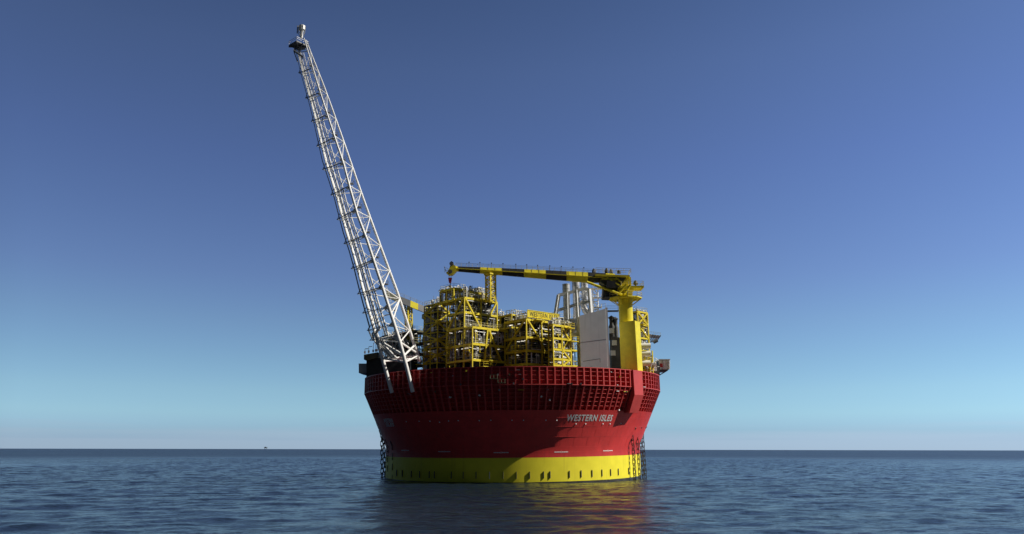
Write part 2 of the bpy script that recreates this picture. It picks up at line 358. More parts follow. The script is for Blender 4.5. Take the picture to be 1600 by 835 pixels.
# row of mooring eyes and overboard outlets
for px, py in ((635, 659), (655, 658.5), (672, 658.5), (687, 660), (701, 658), (716, 657.5), (749, 657.5), (767, 657), (800, 657), (818, 657), (853, 657), (870, 657), (900, 662.5), (915, 662.5), (942, 662.5), (953, 662.5), (970, 662)):
    a, z = hull_point(px, py); r = rhull(z)
    MB().tube([cyl_pt(r - .1, a, z), cyl_pt(r + .09, a, z)], .15, 8).build('mooring_eye', M['grey'], ves, True)
for px, py in ((703, 621), (749, 618), (846, 620), (859, 625), (967, 641)):
    a, z = hull_point(px, py); r = rhull(z)
    MB().tube([cyl_pt(r - .8, a, z), cyl_pt(r + .15, a, z)], .2, 12).build('overboard_outlet', M['white'], ves, True)
# small access balcony over the middle of the bulwark
m_ = MB()
for (x0, x1, y) in ((766, 777, 592.5), (778, 789, 599)):
    p = P(x0, y, -41.0); q = P(x1, y, -41.0); m_.box((p + q) / 2, (abs(q.x - p.x), .8, .12))
    m_.bar(p + Vector((0, -.35, .9)), q + Vector((0, -.35, .9)), .07); 
    for t in (0, .5, 1): m_.bar(p.lerp(q, t) + Vector((0, -.35, 0)), p.lerp(q, t) + Vector((0, -.35, .9)), .07)
m_.build('access_walkway', M['olive'], ves)

fr_ = random.Random(77)
for i in range(34):
    a = fr_.uniform(-.35, .95) if i % 3 else fr_.uniform(-1.2, .2); z = fr_.choice([ZK + .2, ZK + 1.2, ZK + 2.2, ZK + 3.2, ZK - 1.2]); r_ = rhull(min(z, ZK)) if z < ZK else RK
    L_r = fr_.uniform(.3, 1.5); m_ = MB(); p = cyl_pt(r_ + .1, a, z); q = cyl_pt(r_ + .1, a + L_r / RK, z + fr_.choice([0, 0, -.5]))
    if fr_.random() < .6: m_.tube([p, q], .07, 6)
    else: m_.box(p - Z * .2, (.35, .3, .4), q - p if L_r > .1 else (1, 0, 0)) if False else m_.box(p - Z * .2, (.35, .3, .4))
    m_.build('rim_fitting', M[fr_.choice(['pipe', 'white', 'olive', 'dgrey', 'steelyel'])], ves)

# fairleads and anchor chains ------------------------------------
def link_verts(mb, c, d, s_, L, W, r):
    pts = []
    hl = L / 2 - W / 2
    for k in range(12):
        a = 2 * math.pi * k / 12; x = math.cos(a) * W / 2; y = math.sin(a) * W / 2 + (hl if math.sin(a) > 0 else -hl)
        pts.append(c + s_ * x + d * y)
    n = 6; vs = []; fs = []
    nrm = s_.cross(d)
    for i, p in enumerate(pts):
        t_ = (pts[(i + 1) % 12] - pts[i - 1]).normalized(); o = t_.cross(nrm)
        vs += [p + o * r * math.cos(2 * math.pi * j / n) + nrm * r * math.sin(2 * math.pi * j / n) for j in range(n)]
    for i in range(12):
        i2 = (i + 1) % 12
        fs += [(i * n + j, i * n + (j + 1) % n, i2 * n + (j + 1) % n, i2 * n + j) for j in range(n)]
    mb.add(vs, fs)
def chain(label, top, bot, group, Y):
    p = P(top[0], top[1], Y); q = P(bot[0], bot[1], Y); q = p + (q - p) * 1.12
    t = thing('mooring_chain', label, 'chain', q, group)
    mb = MB(); d = (p - q).normalized(); Ltot = (p - q).length; sA = d.cross(Vector((0, 1, 0))).normalized(); sB = d.cross(sA)
    sA, sB = (sA + sB * .5).normalized(), (sB - sA * .5).normalized()
    n = int(Ltot / 1.15)
    for i in range(n): link_verts(mb, q + d * (i + .5) * Ltot / n, d, sA if i % 2 else sB, Ltot / n * 1.36, .66, .095)
    mb.build('chain_links', M['chain'], t, True)
    r0 = math.hypot(p.x, p.y); a = math.atan2(p.x, -p.y); rr = rhull(p.z)
    f = MB(); f.tube([cyl_pt(rr - .6, a, p.z + 1.6), cyl_pt(max(rr, r0 - .2), a, p.z + .5), cyl_pt(r0, a, p.z - .5)], .4, 10)
    f.build('fairlead', M['chain'], t, True)
gr = 'anchor chains hanging from the hull into the sea'
chain('leftmost anchor chain, hanging clear of the hull on the shaded side', (596.2, 676), (597, 752), gr, -5)
chain('second anchor chain from the left, seen against the sea beside the hull', (599.5, 686), (602, 752), gr, -8)
chain('third anchor chain from the left, just in front of the yellow band edge', (606.5, 690), (608, 752), gr, -12)
chain('fourth anchor chain from the left, hanging over the dark yellow band', (614.5, 693), (615, 752), gr, -16)
chain('innermost right anchor chain, hanging in front of the sunlit yellow band', (987.5, 672), (992, 755), gr, -18.5)
chain('right anchor chain along the very edge of the yellow band', (994.5, 671), (1000, 755), gr, -14.5)
chain('second anchor chain from the right, clear of the hull', (999.5, 671), (1005.5, 754), gr, -9)
chain('rightmost anchor chain, hanging furthest out from the hull', (1003.5, 670), (1009.5, 753), gr, -5)
# pale plate on the left edge of the cone
for s_, px, lab in ((-1, 593, 'pale plate on the left edge of the cone'), ):
    m_ = MB(); a0, a1 = (-1.52, -1.26)
    m_.add([cyl_pt(rcone(z) + .06, a, z) for z in (12.0, 15.3) for a in (a0, (a0 + a1) / 2, a1)], [(0, 1, 4, 3), (1, 2, 5, 4)])
    o = m_.build('pale_edge_plate', M['grey'], ves); o['label'] = lab

# ------------------------------------------------------------------ generic process module
U = Vector((math.cos(R(42)), math.sin(R(42)), 0)); V = Vector((-math.sin(R(42)), math.cos(R(42)), 0)); Z = Vector((0, 0, 1))
def ext(O, dirv, px):                          # how far along dirv until the photo column px
    lo, hi = 0, 60; s0 = proj(O + dirv)[0] - proj(O)[0]
    for _ in range(40):
        m = (lo + hi) / 2
        if (proj(O + dirv * m)[0] - px) * (1 if s0 > 0 else -1) < 0: lo = m
        else: hi = m
    return lo
def railing(mb, pts, h=1.1, w=.055):
    for p, q in zip(pts[:-1], pts[1:]):
        for k in (1, .55): mb.bar(p + Z * h * k, q + Z * h * k, w)
        n = max(1, int((q - p).length / 1.7))
        for i in range(n + 1): c = p.lerp(q, i / n); mb.bar(c, c + Z * h, w)
def elbow_pipe(mb, pts, r):                    # pipe with softened corners
    out = [pts[0]]
    for a, b, c in zip(pts[:-2], pts[1:-1], pts[2:]):
        d1 = (a - b).normalized(); d2 = (c - b).normalized(); k = min(2.2 * r, (a - b).length * .4, (c - b).length * .4)
        out += [b + d1 * k, b + (d1 + d2) * k * .3, b + d2 * k]
    out.append(pts[-1]); mb.tube(out, r, 7)
class Module:
    def __init__(s, name, label, cat, px, Y, levels, pu, pv, group=None, nu=2, nv=2, beam=.7, colw=.5, seed=0, top_rail=True,
                 braces=(), clutter=1.0, frame='steelyel', lamps=4, wall=True, foot=None, skip=()):
        s.r = random.Random(seed); O0 = P(px, levels[-1], Y); s.O = O0
        zs = [P(px, y, Y).z for y in levels][::-1]          # lowest first
        s.zs = zs; s.a = ext(P(px, levels[0], Y) if False else O0, U, pu); s.b = ext(O0, V, pv)
        s.t = thing(name, label, cat, O0, group); t = s.t
        s.nu, s.nv = nu, nv
        q = s.pt
        fr = MB(); zb = foot if foot is not None else ZT - 1.5
        for i in range(nu + 1):
            for j in range(nv + 1):
                if 0 < i < nu and 0 < j < nv: continue
                fr.bar(q(i / nu, j / nv, zb), q(i / nu, j / nv, zs[-1]), colw)
        for z in zs:
            for i in range(nu + 1):
                fr.bar(q(i / nu, 0, z), q(i / nu, 1, z), beam * .5, beam)
            for j in range(nv + 1):
                fr.bar(q(0, j / nv, z), q(1, j / nv, z), beam * .5, beam)
        fr.build('frame', M[frame], t)
        for k, z in enumerate(zs):
            MB().box(q(.5, .5, z + .02), (s.a - .25, s.b - .25, .12), U, V).build('floor', M['deck'], t)
        if braces:
            bm = MB()
            for (face, i0, z0, i1, z1) in braces:
                za, zc = zs[z0], zs[z1]
                if face == 'u': bm.bar(q(i0, 0, za) - V * .02, q(i1, 0, zc) - V * .02, .38)
                else: bm.bar(q(0, i0, za) - U * .02, q(0, i1, zc) - U * .02, .38)
            bm.build('bracing', M[frame], t)
        rl = MB()
        for k, z in enumerate(zs):
            if k == len(zs) - 1 and not top_rail: continue
            zz = z + beam / 2
            railing(rl, [q(0, 1, zz), q(0, 0, zz), q(1, 0, zz), q(1, 1, zz)] if k < len(zs) - 1 else [q(0, 1, zz), q(0, 0, zz), q(1, 0, zz), q(1, 1, zz), q(0, 1, zz)])
        rl.build('railing', M['rail'], t)
        if wall:
            wl = MB()  # dark sheets added to stand in for the shade inside the module
            wl.box(q(.5, .30, zb), (s.a * .96, .15, zs[-1] - zb - .1), U, V)
            wl.box(q(.30, .5, zb), (.15, s.b * .96, zs[-1] - zb - .1), U, V)
            wl.build('shade_wall', M['dark'], t)
        s.fill(clutter, lamps)
    def pt(s, fu, fv, z): p = s.O + U * (s.a * fu) + V * (s.b * fv); return Vector((p.x, p.y, z))
    def fill(s, amount, lamps):
        r = s.r; zs = s.zs; t = s.t; pp = MB(); pw = MB(); cabs = 0
        for k in range(len(zs) - 1):
            z0, z1 = zs[k] + .35, zs[k + 1] - .4; h = z1 - z0
            # vessels near the two visible faces
            for m in range(int(2 * amount + .5)):
                if r.random() < .5: fu, fv = r.uniform(.15, .85), r.uniform(.10, .22)
                else: fu, fv = r.uniform(.08, .2), r.uniform(.2, .85)
                c = s.pt(fu, fv, z0); rad = r.uniform(.3, .6); v = MB(); kind = r.random()
                if kind < .4:
                    hh = h * r.uniform(.55, .85)
                    v.lathe(c, [(0, 0), (rad, .12), (rad, hh - .25), (rad * .6, hh - .03), (0, hh)], 14)
                    v.build('vessel', M[r.choice(['silver', 'pipe', 'dgrey', 'dgrey', 'dark'])], t, True)
                elif kind < .65:
                    L = min(s.a, s.b) * r.uniform(.15, .25); d = U if r.random() < .5 else V; c2 = c + Z * (rad + .35)
                    v.tube([c2 - d * L, c2 - d * (L - .15), c2 + d * (L - .15), c2 + d * L], rad * .9, 14)
                    v.build('vessel', M[r.choice(['silver', 'dgrey', 'dark', 'pipe'])], t, True)
                else:
                    v.box(c, (r.uniform(.5, 1.1), r.uniform(.4, .9), r.uniform(.8, min(1.7, h))), U, V)
                    v.build('cabinet', M[r.choice(['white', 'dark', 'dgrey', 'dgrey', 'steelyel'])], t)
            # pipes
            for m in range(int(17 * amount)):
                onu = r.random() < .5; f0, f1 = sorted((r.random(), r.random())); dpt = r.uniform(.01, .16)
                za = z0 + h * r.random(); zc = z0 + h * r.random(); rad = r.choice([.05, .06, .08, .11, .15])
                A = s.pt(f0, dpt, za) if onu else s.pt(dpt, f0, za); B = s.pt(f1, dpt, za) if onu else s.pt(dpt, f1, za)
                C_ = Vector((B.x, B.y, zc)); D_ = C_ + (V if onu else U) * r.uniform(.5, 1.5)
                elbow_pipe(pp if r.random() < .8 else pw, [A, B, C_, D_], rad)
            for m in range(int(9 * amount)):
                onu = r.random() < .5; f0 = r.random(); dpt = r.uniform(.01, .15)
                A = s.pt(f0, dpt, z0) if onu else s.pt(dpt, f0, z0)
                (pp if r.random() < .85 else pw).tube([A, A + Z * h], r.choice([.06, .1, .15]), 7)
                if r.random() < .6: pw.box(A + Z * h * r.random(), (.35, .35, .4), U, V)
        ys = MB()
        for k in range(len(zs) - 1):
            z0, z1 = zs[k], zs[k + 1]
            for m in range(int(5 * amount)):
                onu = r.random() < .55; f0 = r.random(); f1 = min(1, f0 + r.uniform(.08, .3)); dp = r.uniform(.0, .2); zq = z0 + (z1 - z0) * r.choice([.33, .5, .66, .8])
                A = s.pt(f0, dp, zq) if onu else s.pt(dp, f0, zq); B = s.pt(f1, dp, zq) if onu else s.pt(dp, f1, zq)
                ys.bar(A, B, r.choice([.1, .16, .22]))
                if r.random() < .6: ys.bar(A, Vector((A.x, A.y, z0 if r.random() < .5 else z1)), .14)
                if r.random() < .35: ys.bar(A, Vector((B.x, B.y, z0 if r.random() < .5 else z1)), .12)
        if ys.v: ys.build('secondary_steel', M['steelyel'], t)
        for m in range(int(2.2 * amount * (len(zs) > 2))):
            k = r.randrange(len(zs)); onu = r.random() < .6; f = r.uniform(.0, .85); wd = r.uniform(1.5, 3.2); dp = r.uniform(.8, 1.6); z = zs[k] - r.choice([0, 0, .5, 1.6])
            A = s.pt(f, 0, z) if onu else s.pt(0, f, z); du, dn = (U, -V) if onu else (V, -U); b_ = MB()
            C0, C1, C2, C3 = A, A + dn * dp, A + dn * dp + du * wd, A + du * wd
            b_.box(A + du * wd / 2 + dn * dp / 2, (wd, dp, .18), du, dn if onu else dn)
            railing(b_, [C0 + Z * .18, C1 + Z * .18, C2 + Z * .18, C3 + Z * .18], 1.1, .06); b_.bar(C1, A - Z * 1.0, .1); b_.bar(C2, C3 - Z * 1.0, .1)
            b_.build('balcony', M['steelyel'], t)
        if pp.v: pp.build('pipework', M['pipe'], t, True)
        if pw.v: pw.build('pipework', M['white'], t, True)
        for m in range(lamps):
            k = r.randrange(len(zs) - 1); f = r.uniform(.05, .9); z = zs[k + 1] - .75
            c = s.pt(.03, f, z) if r.random() < .7 else s.pt(f, .02, z); d = (U if m % 2 else V)
            MB().bar(c - d * .45, c + d * .45, .12, .12).build('tube_light', M['lamp'], t)
    def roof_clutter(s, n, hmax, fu=(0, 1), fv=(0, 1), cols=('pipe', 'white')):
        r = s.r; z0 = s.zs[-1] + .3
        for c_ in cols:
            mb = MB()
            for i in range(n):
                a = s.pt(r.uniform(*fu), r.uniform(*fv), z0); h = hmax * r.uniform(.25, 1)
                if r.random() < .55:
                    d = (U if r.random() < .5 else V) * r.uniform(.5, 2.5)
                    elbow_pipe(mb, [a, a + Z * h, a + Z * h + d, a + d + Z * h * .2], r.choice([.07, .1, .16]))
                else:
                    mb.tube([a, a + Z * h], r.choice([.06, .09]), 6)
                    if r.random() < .5: mb.lathe(a + Z * h * .6, [(0, 0), (.28, .05), (.28, .35), (0, .45)], 8)
            mb.build('roof_pipework', M[c_], s.t, True)
        for i in range(max(2, n // 5)):
            a = s.pt(r.uniform(*fu), r.uniform(*fv), z0); v = MB(); rad = r.uniform(.35, .6); h = hmax * r.uniform(.35, .7)
            v.lathe(a, [(0, 0), (rad, .1), (rad, h - .2), (rad * .5, h), (0, h)], 12); v.build('roof_vessel', M[r.choice(['silver', 'white', 'grey'])], s.t, True)

gm = 'yellow steel process modules on the deck'
A = Module('process_module', 'tallest yellow steel process module, left of centre, its corner facing the viewer', 'process module', 725, -26.5,
           [465.5, 488, 512, 540, 564], 777, 698, gm, 2, 2, .55, .3, 3, True,
           braces=[('u', .02, 4, .5, 2), ('u', .98, 4, .55, 2), ('v', .05, 4, .5, 3), ('v', .95, 2, .5, 3)], clutter=1.5, lamps=12)
A.roof_clutter(14, 3.0, (.05, .6), (.05, .6))
A2 = Module('process_module', 'smaller stacked platform module with white cabinets bolted in front of the tallest module', 'process module', 738, -32,
            [511.5, 537.5, 562.5], 793.5, 724.5, gm, 2, 1, .55, .26, 8, True,
            braces=[('u', .42, 2, .33, 0), ('u', .45, 2, .8, 0)], clutter=1.6, lamps=6, foot=ZT + .6)
B = Module('roof_platform', 'small yellow platform standing on top left of the tallest process module', 'platform', 709, -24,
           [451, 469], 727, 688, None, 2, 2, .6, .4, 14, True, braces=[], clutter=1.5, lamps=0, foot=P(725, 467, -26.5).z, wall=False)
B.roof_clutter(6, 1.6)
B2 = Module('roof_platform', 'long low pipe deck on the roof of the tallest module, beside the crane boom rest', 'platform', 734, -23.5,
            [456.5, 465.5], 760, 726, None, 2, 1, .5, .3, 15, True, clutter=1.8, lamps=0, foot=P(725, 466, -26.5).z, wall=False)
B2.roof_clutter(12, 1.8)
S1 = Module('stair_tower', 'dark yellow stair tower with zigzag bracing left of the tallest module', 'stair tower', 683, -18,
            [474, 487, 503, 519, 531, 543, 555, 567], 702, 661.5, 'yellow scaffold stair towers', 1, 2, .26, .24, 21, True,
            braces=[('v', i % 2, 7 - i, 1 - i % 2 if False else (i + 1) % 2, 6 - i) for i in range(7)] + [('u', i % 2, 7 - i, (i + 1) % 2, 6 - i) for i in range(7)], clutter=.9, lamps=5)
S1.roof_clutter(8, 2.4)
C3 = Module('process_module', 'yellow steel process module with the name board along its top edge', 'process module', 823, -31,
            [499, 527, 548, 569], 893, 789, gm, 3, 2, .6, .32, 31, True,
            braces=[('u', .02, 3, .28, 2), ('v', .05, 3, .62, 2), ('v', .62, 2, 1, 1), ('u', .28, 2, .4, 1)], clutter=1.4, lamps=9)
C3.roof_clutter(30, 2.6, (.0, .98), (.15, .98))
S2 = Module('stair_tower', 'sunlit yellow stair tower with zigzag bracing beside the grey wall', 'stair tower', 865, -32,
            [508, 528.5, 546, 561, 571], 892.5, 858, 'yellow scaffold stair towers', 2, 1, .5, .3, 44, True,
            braces=[('u', .5, 4, .9, 3), ('u', .9, 3, .5, 2), ('u', .5, 2, .95, 1), ('u', .9, 1, .5, 0)], clutter=1.0, lamps=3)
S2.roof_clutter(8, 2.0)
Dm = Module('process_module', 'narrow yellow steel module crowded with white vessels, behind the crane pedestal on the right', 'process module', 1000, -12,
            [487, 507, 528, 548, 563, 578], 1016, 985, gm, 1, 1, .45, .35, 51, True,
            braces=[('u', 0, 5, 1, 4), ('u', 1, 5, 0, 4), ('u', 0, 4, 1, 3)], clutter=2.2, lamps=0, wall=False)
Dm.roof_clutter(6, 1.2)
for y in (541, 553, 568):                      # long white drums on its outer side
    p = P(1003, y, -16); MB().tube([p - Vector((2.0, 0, 0)), p + Vector((-1.8, 0, 0)), p + Vector((2.0, 0, 0)), p + Vector((2.2, 0, 0))], .75, 16).build('vessel', M['white'], Dm.t, True)
L1m = Module('process_module', 'low process module painted shade-dark behind the foot of the white flare tower', 'process module', 645, -6,
             [517, 535, 552, 570], 668, 596, gm, 1, 3, .5, .35, 61, True, frame='olive', braces=[('v', .1, 3, .4, 2), ('v', .7, 2, .4, 1)], clutter=1.3, lamps=4)  # olive frame: the tall module's shadow painted into the steel colour
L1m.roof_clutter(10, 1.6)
Bk = Module('process_module', 'long dark process module in the gap between the tallest module and the name board module', 'process module', 800, -12,
            [492, 512, 532, 552, 570], 850, 748, gm, 3, 3, .5, .4, 71, True, clutter=1.0, lamps=8)
Bk.roof_clutter(22, 2.0, (0, .7), (0, .8))
Bk2 = Module('process_module', 'far process module seen between the name board module and the exhaust funnels', 'process module', 868, -8,
             [496, 520, 545, 570], 905, 840, gm, 2, 2, .5, .4, 75, True, clutter=.8, lamps=2)

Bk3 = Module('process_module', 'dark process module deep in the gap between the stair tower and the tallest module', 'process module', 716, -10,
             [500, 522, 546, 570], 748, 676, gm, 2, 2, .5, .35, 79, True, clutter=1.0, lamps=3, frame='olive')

# name board on module C
sb = thing('name_board', 'long yellow name board with dark capitals on top of the process module', 'sign', C3.pt(0, 0, C3.zs[-1]))
zb0 = C3.zs[-1] + .55; hB = 1.75
MB().box(C3.pt(.36, 0, zb0) - V * .25, (C3.a * .70, .12, hB), U, V).build('board', M['steelyel'], sb)
fb = MB()
for zz in (zb0, zb0 + hB): fb.bar(C3.pt(.01, 0, zz) - V * .34, C3.pt(.71, 0, zz) - V * .34, .12, .12)
for f in (.01, .71): fb.bar(C3.pt(f, 0, zb0) - V * .34, C3.pt(f, 0, zb0 + hB) - V * .34, .12, .12)
fb.build('board_rim', M['boomyel'], sb)
vs, fs, hh = text_mesh('WESTERN ISLES', 1.6, .012, 0, 0, C3.a * .62)
o_ = C3.pt(.06, 0, zb0 + .33) - V * .335
MB().add([o_ + U * v[0] + Z * (v[1] * 1.1 / hh) for v in vs], fs).build('board_lettering', M['black'], sb)

# ------------------------------------------------------------------ flare tower
def poly(pts):
    def f(y):
        for (x0, y0, Y0), (x1, y1, Y1) in zip(pts[:-1], pts[1:]):
            if y <= y1 or (x1, y1, Y1) == pts[-1]:
                t = (y - y0) / (y1 - y0); return P(x0 + (x1 - x0) * t, y, Y0 + (Y1 - Y0) * t)
    return f
def yl(y, y0, Y0, y1, Y1): return Y0 + (Y1 - Y0) * (y - y0) / (y1 - y0)
c1 = poly([(x, y, yl(y, 62, -44, 614, -29)) for x, y in ((464.5, 72), (474.5, 116), (491.7, 177), (509, 252), (526, 304), (540, 358), (555, 404), (569, 459), (589, 530), (612.5, 614))])
c2 = poly([(x, y, yl(y, 62, -46, 614, -34.2)) for x, y in ((475, 60), (498, 137.7), (521, 209), (537, 257), (555.4, 328), (570.6, 367), (599.7, 456), (629, 548), (645, 613))])
c3 = poly([(x, y, yl(y, 62, -43.5, 566, -24)) for x, y in ((478, 63), (511, 147.5), (537, 222), (564, 301), (587.7, 367), (624.5, 467.5), (639.8, 517), (656, 565))])
fl = thing('flare_tower', 'tall leaning white lattice flare tower carrying gas pipes up its left side', 'flare tower', P(630, 613, -32))
def rad(y): return .15 + .30 * max(0, (y - 62) / 550) ** 1.3
for cf, y0, y1 in ((c1, 72, 614), (c2, 60, 613), (c3, 63, 565)):
    ys = np.linspace(y0, y1, 15); MB().tube([cf(y) for y in ys], rad(y0), 12, rad(y1) * 1.02).build('chord', M['flare'], fl, True)
n2 = [101, 138, 176.5, 212, 250, 290, 329, 367, 407, 449, 491, 535]
n3 = [81.7, 115, 147.5, 186, 222, 262, 301, 340, 384.5, 424, 467.5, 517]
n1 = [114, 153, 189, 227, 264, 303, 341, 379, 418, 458, 498, 531]
br = MB()
for k in range(12):
    rr = rad(n2[k]) * .34 + .03
    br.tube([c3(n3[k]), c2(n2[k])], rr, 7)
    if k + 1 < 12:
        br.tube([c2(n2[k]), c3(n3[k + 1])], rr, 7); br.tube([c1(n1[k]), c2(n2[k + 1])], rr * .8, 7); br.tube([c1(n1[k]), c3(n3[k + 1])], rr * .8, 7)
    br.tube([c1(n1[k]), c2(n2[k])], rr * .9, 7)
    br.tube([c1(n1[k]), c3(n3[k])], rr * .8, 7)
br.tube([c3(467.5), c2(500)], .2, 7)
br.tube([c1(531), c2(556)], .32, 8); br.tube([c1(560), c2(566)], .25, 8); br.tube([c2(556), c3(540)], .25, 8); br.tube([c1(562), c3(556)], .25, 8)
br.tube([c2(566), c3(556)], .22, 8); br.tube([c2(535), c3(552)], .25, 8); br.tube([c1(565), c3(560)], .2, 8)
br.build('bracing', M['flare'], fl, True)
def mixp(y, f, out=0):                        # a line of the pipe bundle between chord 1 and chord 2
    a, b = c1(y), c2(y); d = (b - a); n = d.cross(Vector((0, 0, 1))).normalized()
    return a + d * f + n * out
for f, r0, o, yb in ((-.12, .13, .5, 505), (.06, .19, .55, 512), (.22, .13, .5, 512), (.36, .24, .6, 508), (.52, .12, .55, 518), (.64, .17, .5, 520)):
    pts = [mixp(y, f, o) for y in np.linspace(84, yb, 16)]
    mb = MB(); mb.tube(pts, r0 * .5, 8, r0 * 1.35)
    e = pts[-1]; ax = (pts[-1] - pts[-2]).normalized(); sd = (c1(yb) - c2(yb)).normalized()
    rr = r0 * 1.35
    q1 = e + ax * 1.2; q2 = q1 + sd * (1.0 + f * 2.2) + ax * .4; q3 = q2 + ax * 2.0 - sd * .2 + Vector((0, 1, 0)); q4 = mixp(560, .3 + f * .4, -.8)
    elbow_pipe(mb, [e, q1, q2, q3, q4], rr)
    mb.build('gas_pipe', M['flarepipe'] if r0 < .15 else M['flare'], fl, True)
sup_ys = [(80, 78), (114, 108), (153, 146), (189, 181), (227, 216), (264, 255), (303, 292), (341, 329), (379, 368), (418, 407), (458, 449), (488, 480), (515, 507), (531, 526)]
for i, (ya, yb) in enumerate(sup_ys):
    a, b = c1(ya), c2(yb); d = (b - a).normalized(); n = d.cross(Vector((0, 0, 1))).normalized() * .7
    ov = 1.0 + 1.0 * i / 13
    m_ = MB(); m_.bar(a - d * ov + n * .9, b + n * .5, .2, .16); m_.bar(a - d * ov * .9 + n * .9, c1(ya - 9) + n * .3, .12); m_.bar(a - d * ov * .9 - n, b - n, .14)
    m_.bar(a - d * ov * .95 + n * .9, a - d * ov * .95 - n, .14)
    m_.build('pipe_support', M['blue'], fl)
    if 1 < i:
        g = MB(); cc = c2(yb); ax = (c2(yb + 5) - c2(yb - 5)).normalized(); s_ = rad(yb)
        g.hexa([cc - d * s_ * 5 - n * .15 - ax * .1, cc - ax * s_ * 2.2 - n * .15, cc - ax * s_ * 2.2 + n * .15, cc - d * s_ * 5 + n * .15 - ax * .1,
                cc - d * s_ * 5 - n * .15 + ax * .25, cc + ax * s_ * 2.0 - n * .15, cc + ax * s_ * 2.0 + n * .15, cc - d * s_ * 5 + n * .15 + ax * .25])
        g.build('gusset', M['flare'], fl)
# ladder inside the truss
ld = MB(); A0, A1 = [c1(y).lerp(c3(y), .72) for y in (95, 540)]; sdv = (c3(300) - c1(300)).normalized() * .28
ptsL = [c1(y).lerp(c3(y), .70) for y in np.linspace(90, 540, 24)]
for sgn in (-1, 1): ld.tube([p + sdv * sgn for p in ptsL], .05, 5)
Ltot = (ptsL[-1] - ptsL[0]).length
for i in range(int(Ltot / .6)):
    t_ = i / int(Ltot / .6) * 23; k = min(22, int(t_)); p = ptsL[k].lerp(ptsL[k + 1], t_ - k); ld.bar(p - sdv, p + sdv, .05)
ld.build('ladder', M['flare'], fl)
for y in (108, 146, 181, 216, 255, 292, 329, 368, 407, 449, 490):
    c = c1(y).lerp(c3(y - 6), .70); sc = .5 + .5 * y / 490
    m_ = MB(); m_.box(c, (1.7 * sc, 1.6 * sc, .1)); cs = [c + Vector((sx * .85 * sc, sy * .8 * sc, 0)) for sx, sy in ((-1, -1), (1, -1), (1, 1), (-1, 1), (-1, -1))]
    railing(m_, cs, 1.0, .05); m_.build('rest_platform', M['pipe'], fl)
# top platform and tip
top = c1(72).lerp(c2(62), .55)
tc_ = P(466.5, 71, -44.8)
pa, pb, pc, pd = [tc_ + Vector((math.cos(R(q_)), math.sin(R(q_)), 0)) * 2.35 for q_ in (185, 95, 5, 275)]
tp = MB(); low = Vector((0, 0, -.3)); tp.hexa([pa + low, pd + low, pc + low, pb + low, pa, pd, pc, pb])
for q0, q1 in ((pa, pc), (pb, pd), (pa.lerp(pb, .5), pd.lerp(pc, .5))): tp.bar(q0 + low * 1.6, q1 + low * 1.6, .25, .3)
tp.build('top_platform', M['dgrey'], fl)
m_ = MB(); railing(m_, [pa, pb, pc, pd, pa], 1.0, .06); m_.build('railing', M['pipe'], fl)
p1, p2 = P(459, 80, -46), P(474, 90, -45); m_ = MB(); m_.box((p1 + p2) / 2, ((p2 - p1).length, 1.4, .16), (p2 - p1).normalized()); m_.bar(p1, P(465, 97, -45), .16); m_.build('rest_platform', M['dgrey'], fl)
ft = MB(); tb = P(471, 58, -44.5); 
ft.lathe(tb + Z * .9, [(.35, -1.2), (.38, .5), (.62, .9), (.8, 1.0), (.8, 2.1), (.7, 2.1), (.66, 1.3), (0, 1.2)], 16)
ft.build('flare_tip', M['white'], fl, True)
fb = MB()
for k in range(6):
    a = k * math.pi / 3; d = Vector((math.cos(a), math.sin(a), 0)); fb.tube([tb + d * .35, tb + d * .8 + Z * 1.0, tb + d * .86 + Z * 2.9], .06, 6)
fb.tube([tb + Vector((-1.1, 0, 1.0)), tb + Vector((-1.1, 0, 3.1))], .14, 6)
fb.build('pilot_burner', M['pipe'], fl, True)

# ------------------------------------------------------------------ large pedestal crane
YC = -21.5
cb = P(980, 580, YC); pr = thing('pedestal_crane', 'large yellow pedestal crane on the right with a long boom banded yellow and black', 'crane', cb)
ctop = P(977, 470, YC); rcol = (P(988, 490, YC).x - P(966, 490, YC).x) / 2 * .98
colx = ctop.x; coly = YC
c0 = Vector((colx, coly, 0))
MB().lathe(c0, [(rcol, ZT - 1), (rcol, ctop.z - 1.5), (rcol * 1.06, ctop.z), (rcol * 1.06, ctop.z + 3.0), (0, ctop.z + 3.0)], 36).build('pedestal', M['boomyel'], pr, True)
zbx = P(995, 505, YC).z; bx = MB(); dd = er; ee = et
cx = c0 + ee * (rcol * .85)
prism = [(-rcol * 1.05, 0), (rcol * 1.05, 0)]
n1_ = Vector((math.sin(R(57)), -math.cos(R(57)), 0)); n2_ = Vector((math.sin(R(-33)), -math.cos(R(-33)), 0))
fc = P(996.5, 578, YC - 4.2); fc.z = 0
p0 = fc; p1 = fc - n2_ * 3.2; p3 = fc - n1_ * 4.5; p2 = p3 - n2_ * 3.2
tl_ = Vector((-.15, 0, 0))
bx.hexa([p0 + Z * (ZT - 1), p1 + Z * (ZT - 1), p2 + Z * (ZT - 1), p3 + Z * (ZT - 1), p0 + tl_ + Z * zbx, p1 + tl_ + Z * zbx, p2 + Z * zbx, p3 + Z * zbx])
bx.build('pedestal_foot', M['boomyel'], pr)
m_ = MB(); m_.lathe(c0, [(rcol * 1.03, P(968, 530, YC).z), (rcol * 1.03, P(968, 530, YC).z + .15)], 36); m_.build('weld_band', M['dgrey'], pr)
